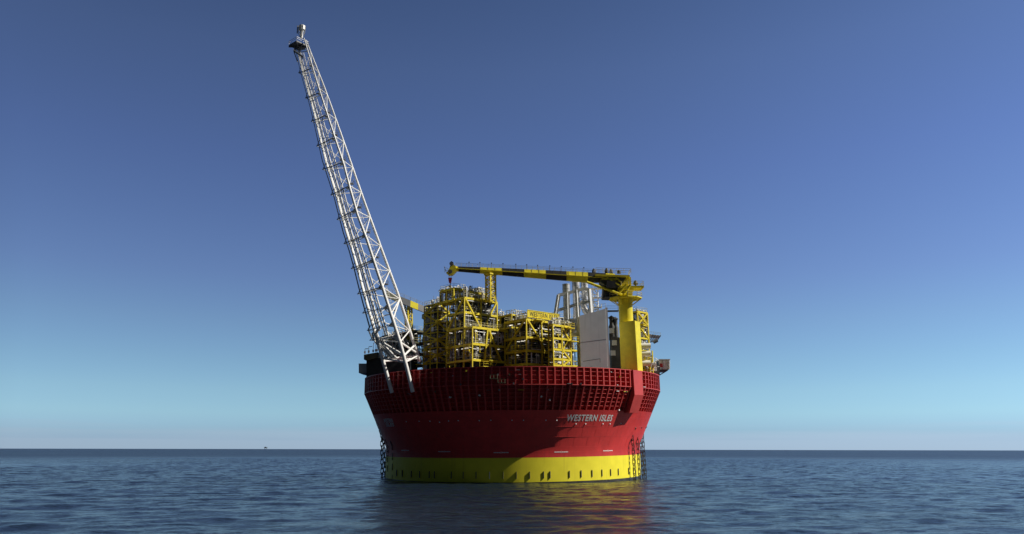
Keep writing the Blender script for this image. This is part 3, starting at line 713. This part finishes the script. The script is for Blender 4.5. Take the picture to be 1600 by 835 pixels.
def ring_platform(z, r0, r1, name, cone=True):
    a = MB(); a.lathe(c0, [(r0, z), (r1, z), (r1, z + .25), (r0, z + .25)], 10, closed=True)
    if cone:
        for k in range(10):
            d_ = Vector((math.sin(2 * math.pi * k / 10), -math.cos(2 * math.pi * k / 10), 0)); a.bar(c0 + d_ * rcol + Z * (z - 1.6), c0 + d_ * (r1 - .3) + Z * z, .16)
    a.build(name, M['boomyel'], pr)
    b = MB(); railing(b, [c0 + Vector((r1 * math.sin(2 * math.pi * k / 10), -r1 * math.cos(2 * math.pi * k / 10), z + .25)) for k in range(11)], 1.2, .07); b.build('railing', M['rail'], pr)
zA = P(977, 468, YC).z; ring_platform(zA, rcol, 4.35, 'walkway')
zB = P(977, 452.5, YC).z
# slewing part
MB().lathe(c0, [(rcol * 1.12, zA + 1.2), (rcol * 1.12, zB - .8), (rcol * 1.35, zB - .4), (rcol * 1.35, zB)], 32).build('slew_bearing', M['boomyel'], pr, True)
m_ = MB(); m_.box(c0 + Vector((1.6, 0, zB)), (6.0, 4.6, .5)); m_.build('slew_platform', M['boomyel'], pr)
m_ = MB(); zz = zB + .5; railing(m_, [c0 + Vector(v) + Z * zz for v in ((-1.2, -2.25, 0), (4.5, -2.25, 0), (4.5, 2.25, 0), (-1.2, 2.25, 0))], 1.2, .07); m_.build('railing', M['rail'], pr)
def quadprism(mb, pxs, Y0, Y1):
    k = len(pxs); a = [P(x, y, Y0) for x, y in pxs]
    vs = [Vector((p.x, Y0, p.z)) for p in a] + [Vector((p.x, Y1, p.z)) for p in a]
    mb.add(vs, [tuple(range(k)), tuple(reversed(range(k, 2 * k)))] + [(i, i + k, (i + 1) % k + k, (i + 1) % k) for i in range(k)])
m_ = MB(); quadprism(m_, [(966, 456), (987, 455), (986, 434), (983, 431), (972, 432), (966, 444)], YC - 1.3, YC + 1.3); m_.build('kingpost_frame', M['boomyel'], pr)
m_ = MB(); quadprism(m_, [(930, 431.5), (984, 433), (984, 430), (930, 428.5)], YC - 2.2, YC + 2.2); m_.build('roof_walkway', M['boomyel'], pr)
m_ = MB(); a, b = P(984, 430, YC), P(930, 428.5, YC); railing(m_, [Vector((b.x, YC - 2.1, b.z)), Vector((a.x, YC - 2.1, a.z)), Vector((a.x, YC + 2.1, a.z))], 1.2, .07); m_.build('railing', M['rail'], pr)
m_ = MB(); quadprism(m_, [(938, 432), (979, 433), (974, 441), (966, 450), (950, 448), (938, 441)], YC - 1.7, YC + 1.7); m_.build('winch_frame', M['olive'], pr)
m_ = MB()
for x0_, y0_, x1_, y1_ in ((948, 434, 968, 446), (962, 434, 972, 442), (940, 436, 966, 436.5)): m_.bar(P(x0_, y0_, YC - 1.9), P(x1_, y1_, YC - 1.9), .3)
m_.build('frame_brace', M['boomyel'], pr)
m_ = MB(); quadprism(m_, [(942, 465.5), (971, 467), (971, 455), (963, 448), (943, 447)], YC - 1.2, YC + 2.2); m_.build('machinery_house', M['dark'], pr)
m_ = MB(); quadprism(m_, [(948, 450), (962, 450), (962, 440), (948, 438)], YC - 2.6, YC - .8); m_.build('cab', M['dark'], pr)
m_ = MB(); p = P(949, 466, YC); m_.box(p + Vector((2.2, -.6, -.15)), (6, 3, .14)); railing(m_, [p + Vector((-.8, -2, 0)), p + Vector((5, -2, 0))], 1.1, .06); m_.build('cab_walkway', M['dgrey'], pr)
m_ = MB()
for x0, y0, x1, y1, dy in ((917, 441, 972, 461, -2.2), (925, 444, 968, 462, 1.6), (966, 460, 979, 445, -2.1), (975, 460, 985, 446, -2.1)):
    m_.tube([P(x0, y0, YC + dy), P(x1, y1, YC + dy)], .32, 10)
m_.build('luffing_cylinder', M['boomyel'], pr, True)
m_ = MB(); p = P(993.5, 451, YC); m_.tube([p, p + Z * 1.0], .25, 8); m_.lathe(p + Z * .8, [(.15, 0), (.65, .35), (.6, .7), (.25, 1.3), (0, 1.35)], 12); m_.build('exhaust_cowl', M['black'], pr, True)
m_ = MB()
for x, y, h in ((928, 427, 1.2), (948, 428, 1.5), (955, 428, 1.2), (967, 428, 1.0)): m_.lathe(P(x, y, YC), [(0, 0), (.5, .05), (.5, h * .6), (.2, h), (0, h)], 10)
m_.build('winch', M['dark'], pr, True)
# boom: tapered box girder with sloping lower sides
cols = [(703, 716.5, 'boomyel'), (716.5, 750, 'black'), (750, 785, 'boomyel'), (785, 818.5, 'black'), (818.5, 853, 'boomyel'), (853, 885, 'black'), (885, 918, 'boomyel'), (918, 946, 'black'), (946, 960, 'boomyel')]
YT = -24.0
def by(x):                                    # top, ledge and bottom of the girder in the photo, plus depth
    t = (x - 703) / 281.; top = 416.5 + 14.0 * t ** 1.15; bot = 423.5 + (443 - 423.5) * min(1, (x - 703) / 230.) if x < 933 else 441.5
    if x > 933: bot = 443 - 5 * (x - 933) / 50.
    led = top + (bot - top) * .52; return top, led, bot, YT + (YC - YT) * t
def bring(x, g=0):
    t_, l_, b_, Y = by(x); hw = .55 + .75 * min(1, (x - 703) / 230.); hw += g
    T = P(x, t_, Y); Lp = P(x, l_, Y); B_ = P(x, b_, Y)
    return [Vector((T.x, Y - hw * .62, T.z + g)), Vector((Lp.x, Y - hw, Lp.z)), Vector((B_.x, Y - hw * .45, B_.z - g)), Vector((B_.x, Y + hw * .45, B_.z - g)), Vector((Lp.x, Y + hw, Lp.z)), Vector((T.x, Y + hw * .62, T.z + g))]
for x0, x1, c in cols:
    mb = MB(); r0, r1 = bring(x0 + .02), bring(x1 - .02)
    mb.add(r0 + r1, [(5, 4, 3, 2, 1, 0), (6, 7, 8, 9, 10, 11)] + [(i, (i + 1) % 6, (i + 1) % 6 + 6, i + 6) for i in range(6)])
    mb.build('boom_section', M[c], pr)
m_ = MB()
xs = np.arange(712, 985, 8.6)
for x0, x1 in zip(xs[:-1], xs[1:]):
    a, b = bring(x0, .01), bring(x1, .01); o_ = Vector((0, -.3, 0))
    m_.hexa([a[1] + o_ - Z * .06, b[1] + o_ - Z * .06, b[1] - Z * .06, a[1] - Z * .06, a[1] + o_ + Z * .1, b[1] + o_ + Z * .1, b[1] + Z * .1, a[1] + Z * .1])
m_.build('boom_ledge', M['boomyel'], pr)
m_ = MB()
for x0, x1 in zip(xs[:-1], xs[1:]):
    a, b = bring(x0), bring(x1)
    for i_ in (0, 5):
        m_.bar(a[i_] + Z * .9, b[i_] + Z * .9, .045); m_.bar(a[i_] + Z * .45, b[i_] + Z * .45, .035); m_.bar(a[i_], a[i_] + Z * .9, .045)
m_.build('boom_handrail', M['pipe'], pr)
m_ = MB()
for x in (705.5, 733, 750, 768, 786, 806, 823, 840, 859, 877, 895, 912): 
    a = bring(max(704, x))[0]; m_.bar(a, a + Z * 1.15, .07); m_.box(a + Z * 1.1, (.3, .25, .18))
m_.build('boom_lamp', M['dgrey'], pr)
m_ = MB()
for x in np.arange(716.5, 940, 11.4):
    a = bring(x, .02); m_.bar(a[0], a[1], .08)
m_.build('boom_stiffener', M['dgrey'], pr)
# boom tip with sheaves, hook and rope
m_ = MB(); quadprism(m_, [(697, 426), (701, 429.3), (707, 429), (713, 423), (712, 415.5), (706, 413), (703, 417), (700, 424)], YT - .9, YT + .9); m_.build('boom_head', M['boomyel'], pr)
m_ = MB(); 
for x, y in ((706, 413.5), (704, 426)): q = P(x, y, YT); m_.tube([q - Vector((0, 1.05, 0)), q + Vector((0, 1.05, 0))], .55, 14)
m_.build('sheave', M['dgrey'], pr, True)
m_ = MB(); q = P(694, 420, YT); railing(m_, [P(695, 426, YT - .8), P(700, 428, YT - .8)], 1.3, .07); m_.bar(P(694, 416.5, YT - .8), P(697, 425, YT - .8), .14); m_.build('railing', M['rail'], pr)
m_ = MB()
for x in (701, 705.5): m_.tube([P(x, 427, YT), P(x * .5 + 703.3 * .5, 436, YT)], .05, 5)
m_.build('hoist_rope', M['black'], pr)
m_ = MB(); a = P(703.3, 434.5, YT); m_.hexa([a + Vector((-.28, -.25, -1.3)), a + Vector((.28, -.25, -1.3)), a + Vector((.28, .25, -1.3)), a + Vector((-.28, .25, -1.3)), a + Vector((-.5, -.3, 0)), a + Vector((.5, -.3, 0)), a + Vector((.5, .3, 0)), a + Vector((-.5, .3, 0))])
m_.build('hook_block', M['hookred'], pr)
m_ = MB(); m_.tube([P(703.5, 441, YT), P(703.5, 448, YT), P(703.9, 449.3, YT), P(704.4, 448.6, YT)], .12, 6); m_.build('hook', M['dgrey'], pr)

# boom rest
br_ = thing('boom_rest', 'upright yellow lattice tower holding up the long crane boom', 'boom rest', P(766, 470, -23.4))
def lattice(t, pxc, y0, y1, Y, wd, mname, bays, colw=.34):
    b0, b1 = P(pxc[0], y0, Y), P(pxc[1], y1, Y); cs = [(U * i + V * j) * wd / 2 for i, j in ((-1, -1), (1, -1), (1, 1), (-1, 1))]
    for c in cs: MB().bar(b0 + c, b1 + c, colw).build('post', M[mname], t)
    m_ = MB()
    for k in range(bays):
        for i in range(4):
            a, b = cs[i], cs[(i + 1) % 4]; p = b0.lerp(b1, k / bays); q = b0.lerp(b1, (k + 1) / bays)
            if k % 2: a, b = b, a
            m_.bar(p + a, q + b, .17); m_.bar(q + a, q + b, .17)
    m_.build('bracing', M[mname], t)
    m_ = MB(); m_.box(b1, (wd + .7, wd + .7, .4), U, V); m_.build('cradle', M[mname], t)
lattice(br_, (767, 766.5), 473, 430.5, -23.4, 1.75, 'steelyel', 6)

# ------------------------------------------------------------------ second crane, left
YD = -8
sc = thing('pedestal_crane', 'smaller crane on the left, its grey and yellow boom lying behind the flare tower', 'crane', P(669, 572, YD))
xa, ya, Ya, xb, yb, Yb = 604, 460, -14, 679, 490.5, -6
def sring(t):
    x = xa + (xb - xa) * t; y = ya + (yb - ya) * t; Y = Ya + (Yb - Ya) * t; c = P(x, y, Y); h = .88; w_ = .7
    return [c + Vector((0, -w_, h)), c + Vector((0, -w_, -h)), c + Vector((0, w_, -h)), c + Vector((0, w_, h))]
for t0, t1, c in ((0, .25, 'olive'), (.25, .505, 'dgrey'), (.505, .665, 'boomyel'), (.665, .835, 'midgrey'), (.835, 1, 'boomyel')):
    r0, r1 = sring(t0 + .0005), sring(t1 - .0005); mb = MB(); mb.add(r0 + r1, [(3, 2, 1, 0), (4, 5, 6, 7)] + [(i, (i + 1) % 4, (i + 1) % 4 + 4, i + 4) for i in range(4)]); mb.build('boom_section', M[c], sc)
m_ = MB(); railing(m_, [sring(t)[0] for t in np.linspace(0, 1, 9)], .9, .06); m_.build('boom_handrail', M['pipe'], sc)
m_ = MB(); m_.lathe(Vector((P(669, 540, YD).x, YD, 0)), [(1.3, ZT - 1), (1.3, P(669, 500, YD).z), (1.9, P(669, 498, YD).z), (1.9, P(669, 492, YD).z)], 24); m_.build('pedestal', M['blue'], sc, True)
m_ = MB(); quadprism(m_, [(663, 497), (680, 499), (680, 486), (668, 482)], YD - 1.5, YD + 1.5); m_.build('machinery_house', M['dgrey'], sc)
br2 = thing('boom_rest', 'slim yellow lattice tower under the left crane boom beside the flare tower', 'boom rest', P(639, 516, -9))
lattice(br2, (639, 638), 517, 477, -9.3, 1.35, 'steelyel', 4, .3)

# ------------------------------------------------------------------ exhaust funnels and frame
YE = -14
ex = thing('exhaust_stack', 'three silver exhaust funnels standing in an arched grey frame behind the crane boom', 'exhaust stack', P(898, 500, YE))
for x0, x1, yt, yb_, dy in ((878.5, 890.5, 444.5, 500, 0), (893.5, 905.5, 440, 500, 1.5), (907, 918.5, 438.5, 478, 3)):
    a, b = P(x0, yt, YE + dy), P(x1, yt, YE + dy); r = (b.x - a.x) / 2; c = Vector(((a.x + b.x) / 2, YE + dy, 0)); zt = a.z; zb_ = P(x0, yb_, YE + dy).z
    m_ = MB(); m_.lathe(c, [(r * .9, zb_), (r * .9, zt - 3.0), (r * 1.0, zt - 2.9), (r * 1.0, zt), (r * .88, zt), (r * .86, zt - 2.5)], 28); f_ = m_.build('funnel', M['silver'], ex, True)
    m_ = MB()
    for k in range(3): m_.lathe(c, [(r * 1.03, zt - .25 - k * 1.2), (r * 1.03, zt - .15 - k * 1.2)], 28)
    m_.build('clamp_ring', M['pipe'], f_)
m_ = MB(); m_.tube([P(912, 470, YE + 1), P(912, 478, YE + 1), P(915, 486, YE + 1), P(922, 492, YE + 1), P(930, 497, YE + 1)], .95, 16); m_.build('exhaust_elbow', M['silver'], ex, True)
m_ = MB(); yb0 = YE - 2.2
def L_(a, b, w_=.75): m_.bar(P(*a, yb0), P(*b, yb0), w_, w_)
L_((873, 461), (867, 497)); L_((872.5, 461.5), (886, 459)); L_((886, 459), (901, 454)); L_((901, 454), (914, 451.5)); L_((914, 451.5), (921, 453))
L_((868.5, 486), (886, 481)); L_((886, 481), (901, 476)); L_((901, 476), (921, 471.5))
L_((886.5, 458), (887.5, 500)); L_((901, 453.5), (903.5, 498)); L_((920.5, 452), (924, 495))
m_.build('support_frame', M['grey'], ex)
m_ = MB(); quadprism(m_, [(868, 498), (905, 498), (905, 520), (868, 520)], YE - 1.5, YE + 6); m_.build('duct_housing', M['grey'], ex)
m_ = MB()
for x0, y0, x1, y1 in ((926, 451, 934, 460), (934, 460, 926, 470), (926, 470, 934, 480), (926, 450, 927, 490), (934, 451, 935, 490), (926, 460, 934, 461), (926, 471, 934, 471.5), (926, 483, 934, 484)):
    m_.bar(P(x0, y0, YE + 1), P(x1, y1, YE + 1), .22)
for y in (452, 466, 481): m_.box(P(931, y, YE + 1), (3.2, 2, .12)); railing(m_, [P(926.5, y, YE), P(940, y, YE)], 1.1, .06)
m_.build('ladder_tower', M['white'], ex)
m_ = MB(); r_ = random.Random(5)
for i in range(26):
    p = P(r_.uniform(905, 935), r_.uniform(455, 490), YE + r_.uniform(0, 3)); elbow_pipe(m_, [p, p + Z * r_.uniform(.5, 1.6), p + Vector((r_.uniform(-1.5, 1.5), 0, r_.uniform(.5, 1.6)))], .1)
m_.build('pipework', M['white'], ex, True)

# grey wind wall / tank house
gw = P(949.5, 575, -27.6); gt = thing('grey_enclosure', 'tall plain grey steel enclosure between the yellow stair tower and the crane pedestal', 'enclosure', gw)
zt_ = P(949, 482.5, -27.6).z; bL = ext(Vector((gw.x, gw.y, gw.z)), V, 903.5)
Wd = Vector((-math.cos(R(-1.5)), math.sin(R(-1.5)), 0)); Wn = Vector((-math.sin(R(-1.5)), -math.cos(R(-1.5)), 0))      # the broad face looks almost at the viewer
g0 = Vector((gw.x, gw.y, ZT - 1)); gx_ = P(905, 494, -27.5); bL = gw.x - gx_.x; zl_ = gx_.z
m_ = MB(); m_.hexa([g0, g0 + Wd * bL, g0 + Wd * bL - Wn * 7, g0 - Wn * 7, g0 + Z * (zt_ - ZT + 1), Vector((g0.x, g0.y, zl_)) + Wd * bL, Vector((g0.x, g0.y, zl_)) + Wd * bL - Wn * 7, g0 + Z * (zt_ - ZT + 1) - Wn * 7])
m_.build('wall_panel', M['grey'], gt)
m_ = MB(); m_.box(g0 + Vector((.28, .32, 0)), (.55, .5, zt_ - ZT + 1.3)); m_.build('edge_post', M['white'], gt)
zz = P(949, 561, -27.6).z
q0 = Vector((gw.x, gw.y, zz)) + Wn * .3
m_ = MB(); m_.bar(q0 + Wd * 1.8, q0 + Wd * 6 - Z * .6, .12); m_.bar(q0 + Wd * 1.8, q0 + Wd * 1.8 - Z * .9, .12); m_.build('wall_bracket', M['dgrey'], gt)
m_ = MB(); q1 = Vector((gw.x, gw.y, P(949, 530, -27.6).z)) + Wn * .02; m_.bar(q1 - Wn * .02, q1 - Wn * .02 + Wd * bL - Z * .8, .05); m_.build('seam_line', M['midgrey'], gt)
m_ = MB(); qa = Vector((gw.x, gw.y, zt_)); railing(m_, [qa + U * .2, qa + U * .2 + V * 1.5], 1.3, .06); m_.build('railing', M['rail'], gt)
# dark machinery between enclosure and pedestal
dk = thing('deck_machinery', 'dark machinery packed in the gap between grey enclosure and crane pedestal', 'machinery', P(962, 575, -18))
m_ = MB(); quadprism(m_, [(955, 578), (973, 578), (972, 528), (955, 526)], -17.5, -14); m_.build('housing', M['dark'], dk)
for x, y0, r in ((956.5, 526, .85), (963, 528, .7)):
    p = P(x, y0, -16); MB().lathe(p, [(r, -1), (r, 2.6), (r * .7, 3.2), (r * .7, 4.6), (r * 1.1, 5.0), (0, 5.6)], 14).build('vent', M['dark'] if x < 960 else M['dgrey'], dk, True)
for x, y0 in ((956, 521), (960, 540), (958, 556)): MB().box(P(x, y0, -18), (1.2, .8, 1.3)).build('cabinet', M['silver'], dk)
m_ = MB(); railing(m_, [P(947, 486, -18), P(966, 486, -18)], 1.3, .07); m_.box(P(957, 487, -17), (3.2, 1.8, .2)); m_.build('railing', M['dgrey'], dk)

# ------------------------------------------------------------------ containers, decks and lifeboat stations at the rim
def container(label, pxs, Y0, Y1, m='dgrey', ribs=9, bracket=None, brm='dgrey'):
    cc = P(sum(p[0] for p in pxs) / len(pxs), max(p[1] for p in pxs), (Y0 + Y1) / 2)
    t = thing('lifeboat_shelter', label, 'shelter', cc, 'dark boxes hung outside the deck edge'); mb = MB(); quadprism(mb, pxs, Y0, Y1); mb.build('body', M[m], t)
    x0 = min(p[0] for p in pxs); x1 = max(p[0] for p in pxs); y0 = min(p[1] for p in pxs); y1 = max(p[1] for p in pxs); rbm = MB()
    for i in range(ribs):
        x = x0 + (x1 - x0) * (i + .5) / ribs
        a, b = P(x, y0 + 1.2, Y0), P(x, y1 - 2.5, Y0); a.y = b.y = Y0 - .06; rbm.bar(a, b, .16)
    a, b = P(x0, y0, Y0), P(x1, y0, Y0); rbm.bar(Vector((a.x, Y0 - .05, a.z)), Vector((b.x, Y0 - .05, b.z)), .22)
    rbm.build('stiffener', M['grey'], t)
    if bracket:
        bm = MB()
        for (xa_, ya_, xb_, yb_) in bracket: bm.bar(P(xa_, ya_, Y0 + 1), P(xb_, yb_, Y0 + 1), .25)
        bm.build('support_strut', M[brm], t)
    return t
cr_ = container('dark ribbed shelter sticking out beyond the right edge of the deck', [(1029, 562), (1046.5, 562.5), (1047, 576), (1043, 579.5), (1030, 580)], -6, 0, bracket=[(1031, 580, 1023, 590), (1043, 579, 1026, 589), (1030, 572, 1018, 578)])
MB().box(P(1033.5, 574, -6.6), (.8, .5, 1.0)).build('lifebuoy_box', M['hookred'], cr_)
container('blue grey ribbed shelter sticking out beyond the left edge of the deck', [(560.5, 569), (577, 569), (577, 583), (571, 585.5), (560.5, 583)], -8, -2, 'blue', bracket=[(572, 585, 580, 592)])
od = thing('deck_house', 'dark olive walled deck with a few lamps above the left edge of the hull', 'deck house', P(578, 585, -8))
m_ = MB(); quadprism(m_, [(568.5, 554.5), (590.5, 550.5), (590.5, 559), (572.5, 563.5), (568.5, 562)], -13, 2); m_.build('parapet', M['olive'], od)
m_ = MB(); quadprism(m_, [(572.5, 562.5), (640, 552), (640, 585), (572.5, 590)], -11, 6); m_.build('lower_block', M['dark'], od)
m_ = MB()
for x, h in ((570, 1.4), (576, 1.8), (583, 2.6), (587, 2.2), (589, 1.5)):
    p = P(x, 554 - (x - 568) * .17, -12.5); m_.bar(p, p + Z * h, .09); m_.bar(p + Z * h, p + Z * h + Vector((.9 if x != 583 else 1.6, 0, .05)), .16); m_.box(p + Z * .2, (.4, .4, .6))
m_.build('lamp_post', M['white'], od)
m_ = MB(); r_ = random.Random(9)
for i in range(40):
    p = P(r_.uniform(590, 640), r_.uniform(535, 560), -12 + r_.uniform(-1, 2)); elbow_pipe(m_, [p, p + Z * r_.uniform(.6, 1.8), p + Vector((r_.uniform(-1.8, 1.8), 0, r_.uniform(.5, 1.6)))], r_.choice([.08, .12, .2]))
m_.build('pipework', M['pipe'], od, True)
m_ = MB(); railing(m_, [P(592, 560, -20), P(655, 556, -20)], 1.2, .08); m_.build('railing', M['pipe'], od)
rd = thing('deck_house', 'grey stepped deck block with white pipes above the right edge of the hull', 'deck house', P(1018, 582, -8))
m_ = MB(); quadprism(m_, [(1003, 583), (1031, 586), (1031, 571), (1022, 566), (1003, 568)], -9, 2); m_.build('lower_block', M['dgrey'], rd)
m_ = MB(); r_ = random.Random(19)
for i in range(46):
    x = r_.uniform(1003, 1026); p = P(x, r_.uniform(548 + (x - 1003) * .9, 583), -11 + r_.uniform(-1, 2)); elbow_pipe(m_, [p, p + Z * r_.uniform(.5, 1.5), p + Vector((r_.uniform(-1.2, 1.2), 0, r_.uniform(.4, 1.4)))], r_.choice([.07, .1, .18]))
m_.build('pipework', M['white'], rd, True)
m_ = MB(); quadprism(m_, [(1005, 566), (1026, 568), (1026, 571.5), (1005, 569.5)], -12, -10.5); m_.build('duct', M['white'], rd)
m_ = MB()
for x in (1006, 1013, 1019): m_.bar(P(x, 548, -11.5), P(x + 1.5, 584, -11.5), .28)
for y in (556, 566, 578): m_.bar(P(1004, y, -11.5), P(1020, y + .8, -11.5), .28)
m_.build('frame', M['steelyel'], rd)
wt = thing('helideck_edge', 'thin grey trussed platform edge jutting out to the right behind the narrow module', 'helideck', P(1018, 536, 4))
m_ = MB(); tl, tr_, bl, bt = P(1012, 522, 4), P(1032.5, 524.5, 4), P(1012, 535, 4), P(1026, 534, 4); dY = Vector((0, 5, 0))
m_.hexa([tl - Z * .25, tr_ - Z * .25, tr_ - Z * .25 + dY, tl - Z * .25 + dY, tl, tr_, tr_ + dY, tl + dY]); m_.build('deck_edge', M['grey'], wt)
m_ = MB()
for k in range(5):
    t = k / 5; a, b = tl.lerp(tr_, t), bl.lerp(bt, t); a2 = tl.lerp(tr_, t + .2); m_.bar(a, b, .16); m_.bar(b, a2, .16)
m_.bar(bl, bt, .25); m_.bar(bt, tr_, .2); m_.tube([P(1021, 535, 3), P(1027, 532, 3)], .55, 10); m_.build('truss', M['pipe'], wt)
m_ = MB(); railing(m_, [tl, tr_], .8, .05); m_.build('railing', M['rail'], wt)

# ------------------------------------------------------------------ tiny platform far away on the horizon
fp = bpy.data.objects.new('distant_platform', None); col.objects.link(fp); fp.location = (-3950, 12000, 0)
fp['label'] = 'tiny grey offshore platform far off on the left horizon'; fp['category'] = 'oil platform'; fp['_b'] = (0, 0, 0)
m_ = MB()
for x in (-14, 14):
    for y in (-12, 12): m_.tube([(x * 1.2, y * 1.2, -5), (x, y, 22)], 1.6, 6)
m_.build('jacket_leg', M['dgrey'], fp)
m_ = MB(); m_.box((0, 0, 20), (44, 34, 12)); m_.box((-8, 0, 32), (16, 20, 9)); m_.build('topside', M['dgrey'], fp)
m_ = MB(); m_.tube([(12, 0, 32), (16, 0, 55)], 1.0, 6); m_.build('mast', M['dgrey'], fp)

for o in bpy.data.objects:
    if '_b' in o: del o['_b']
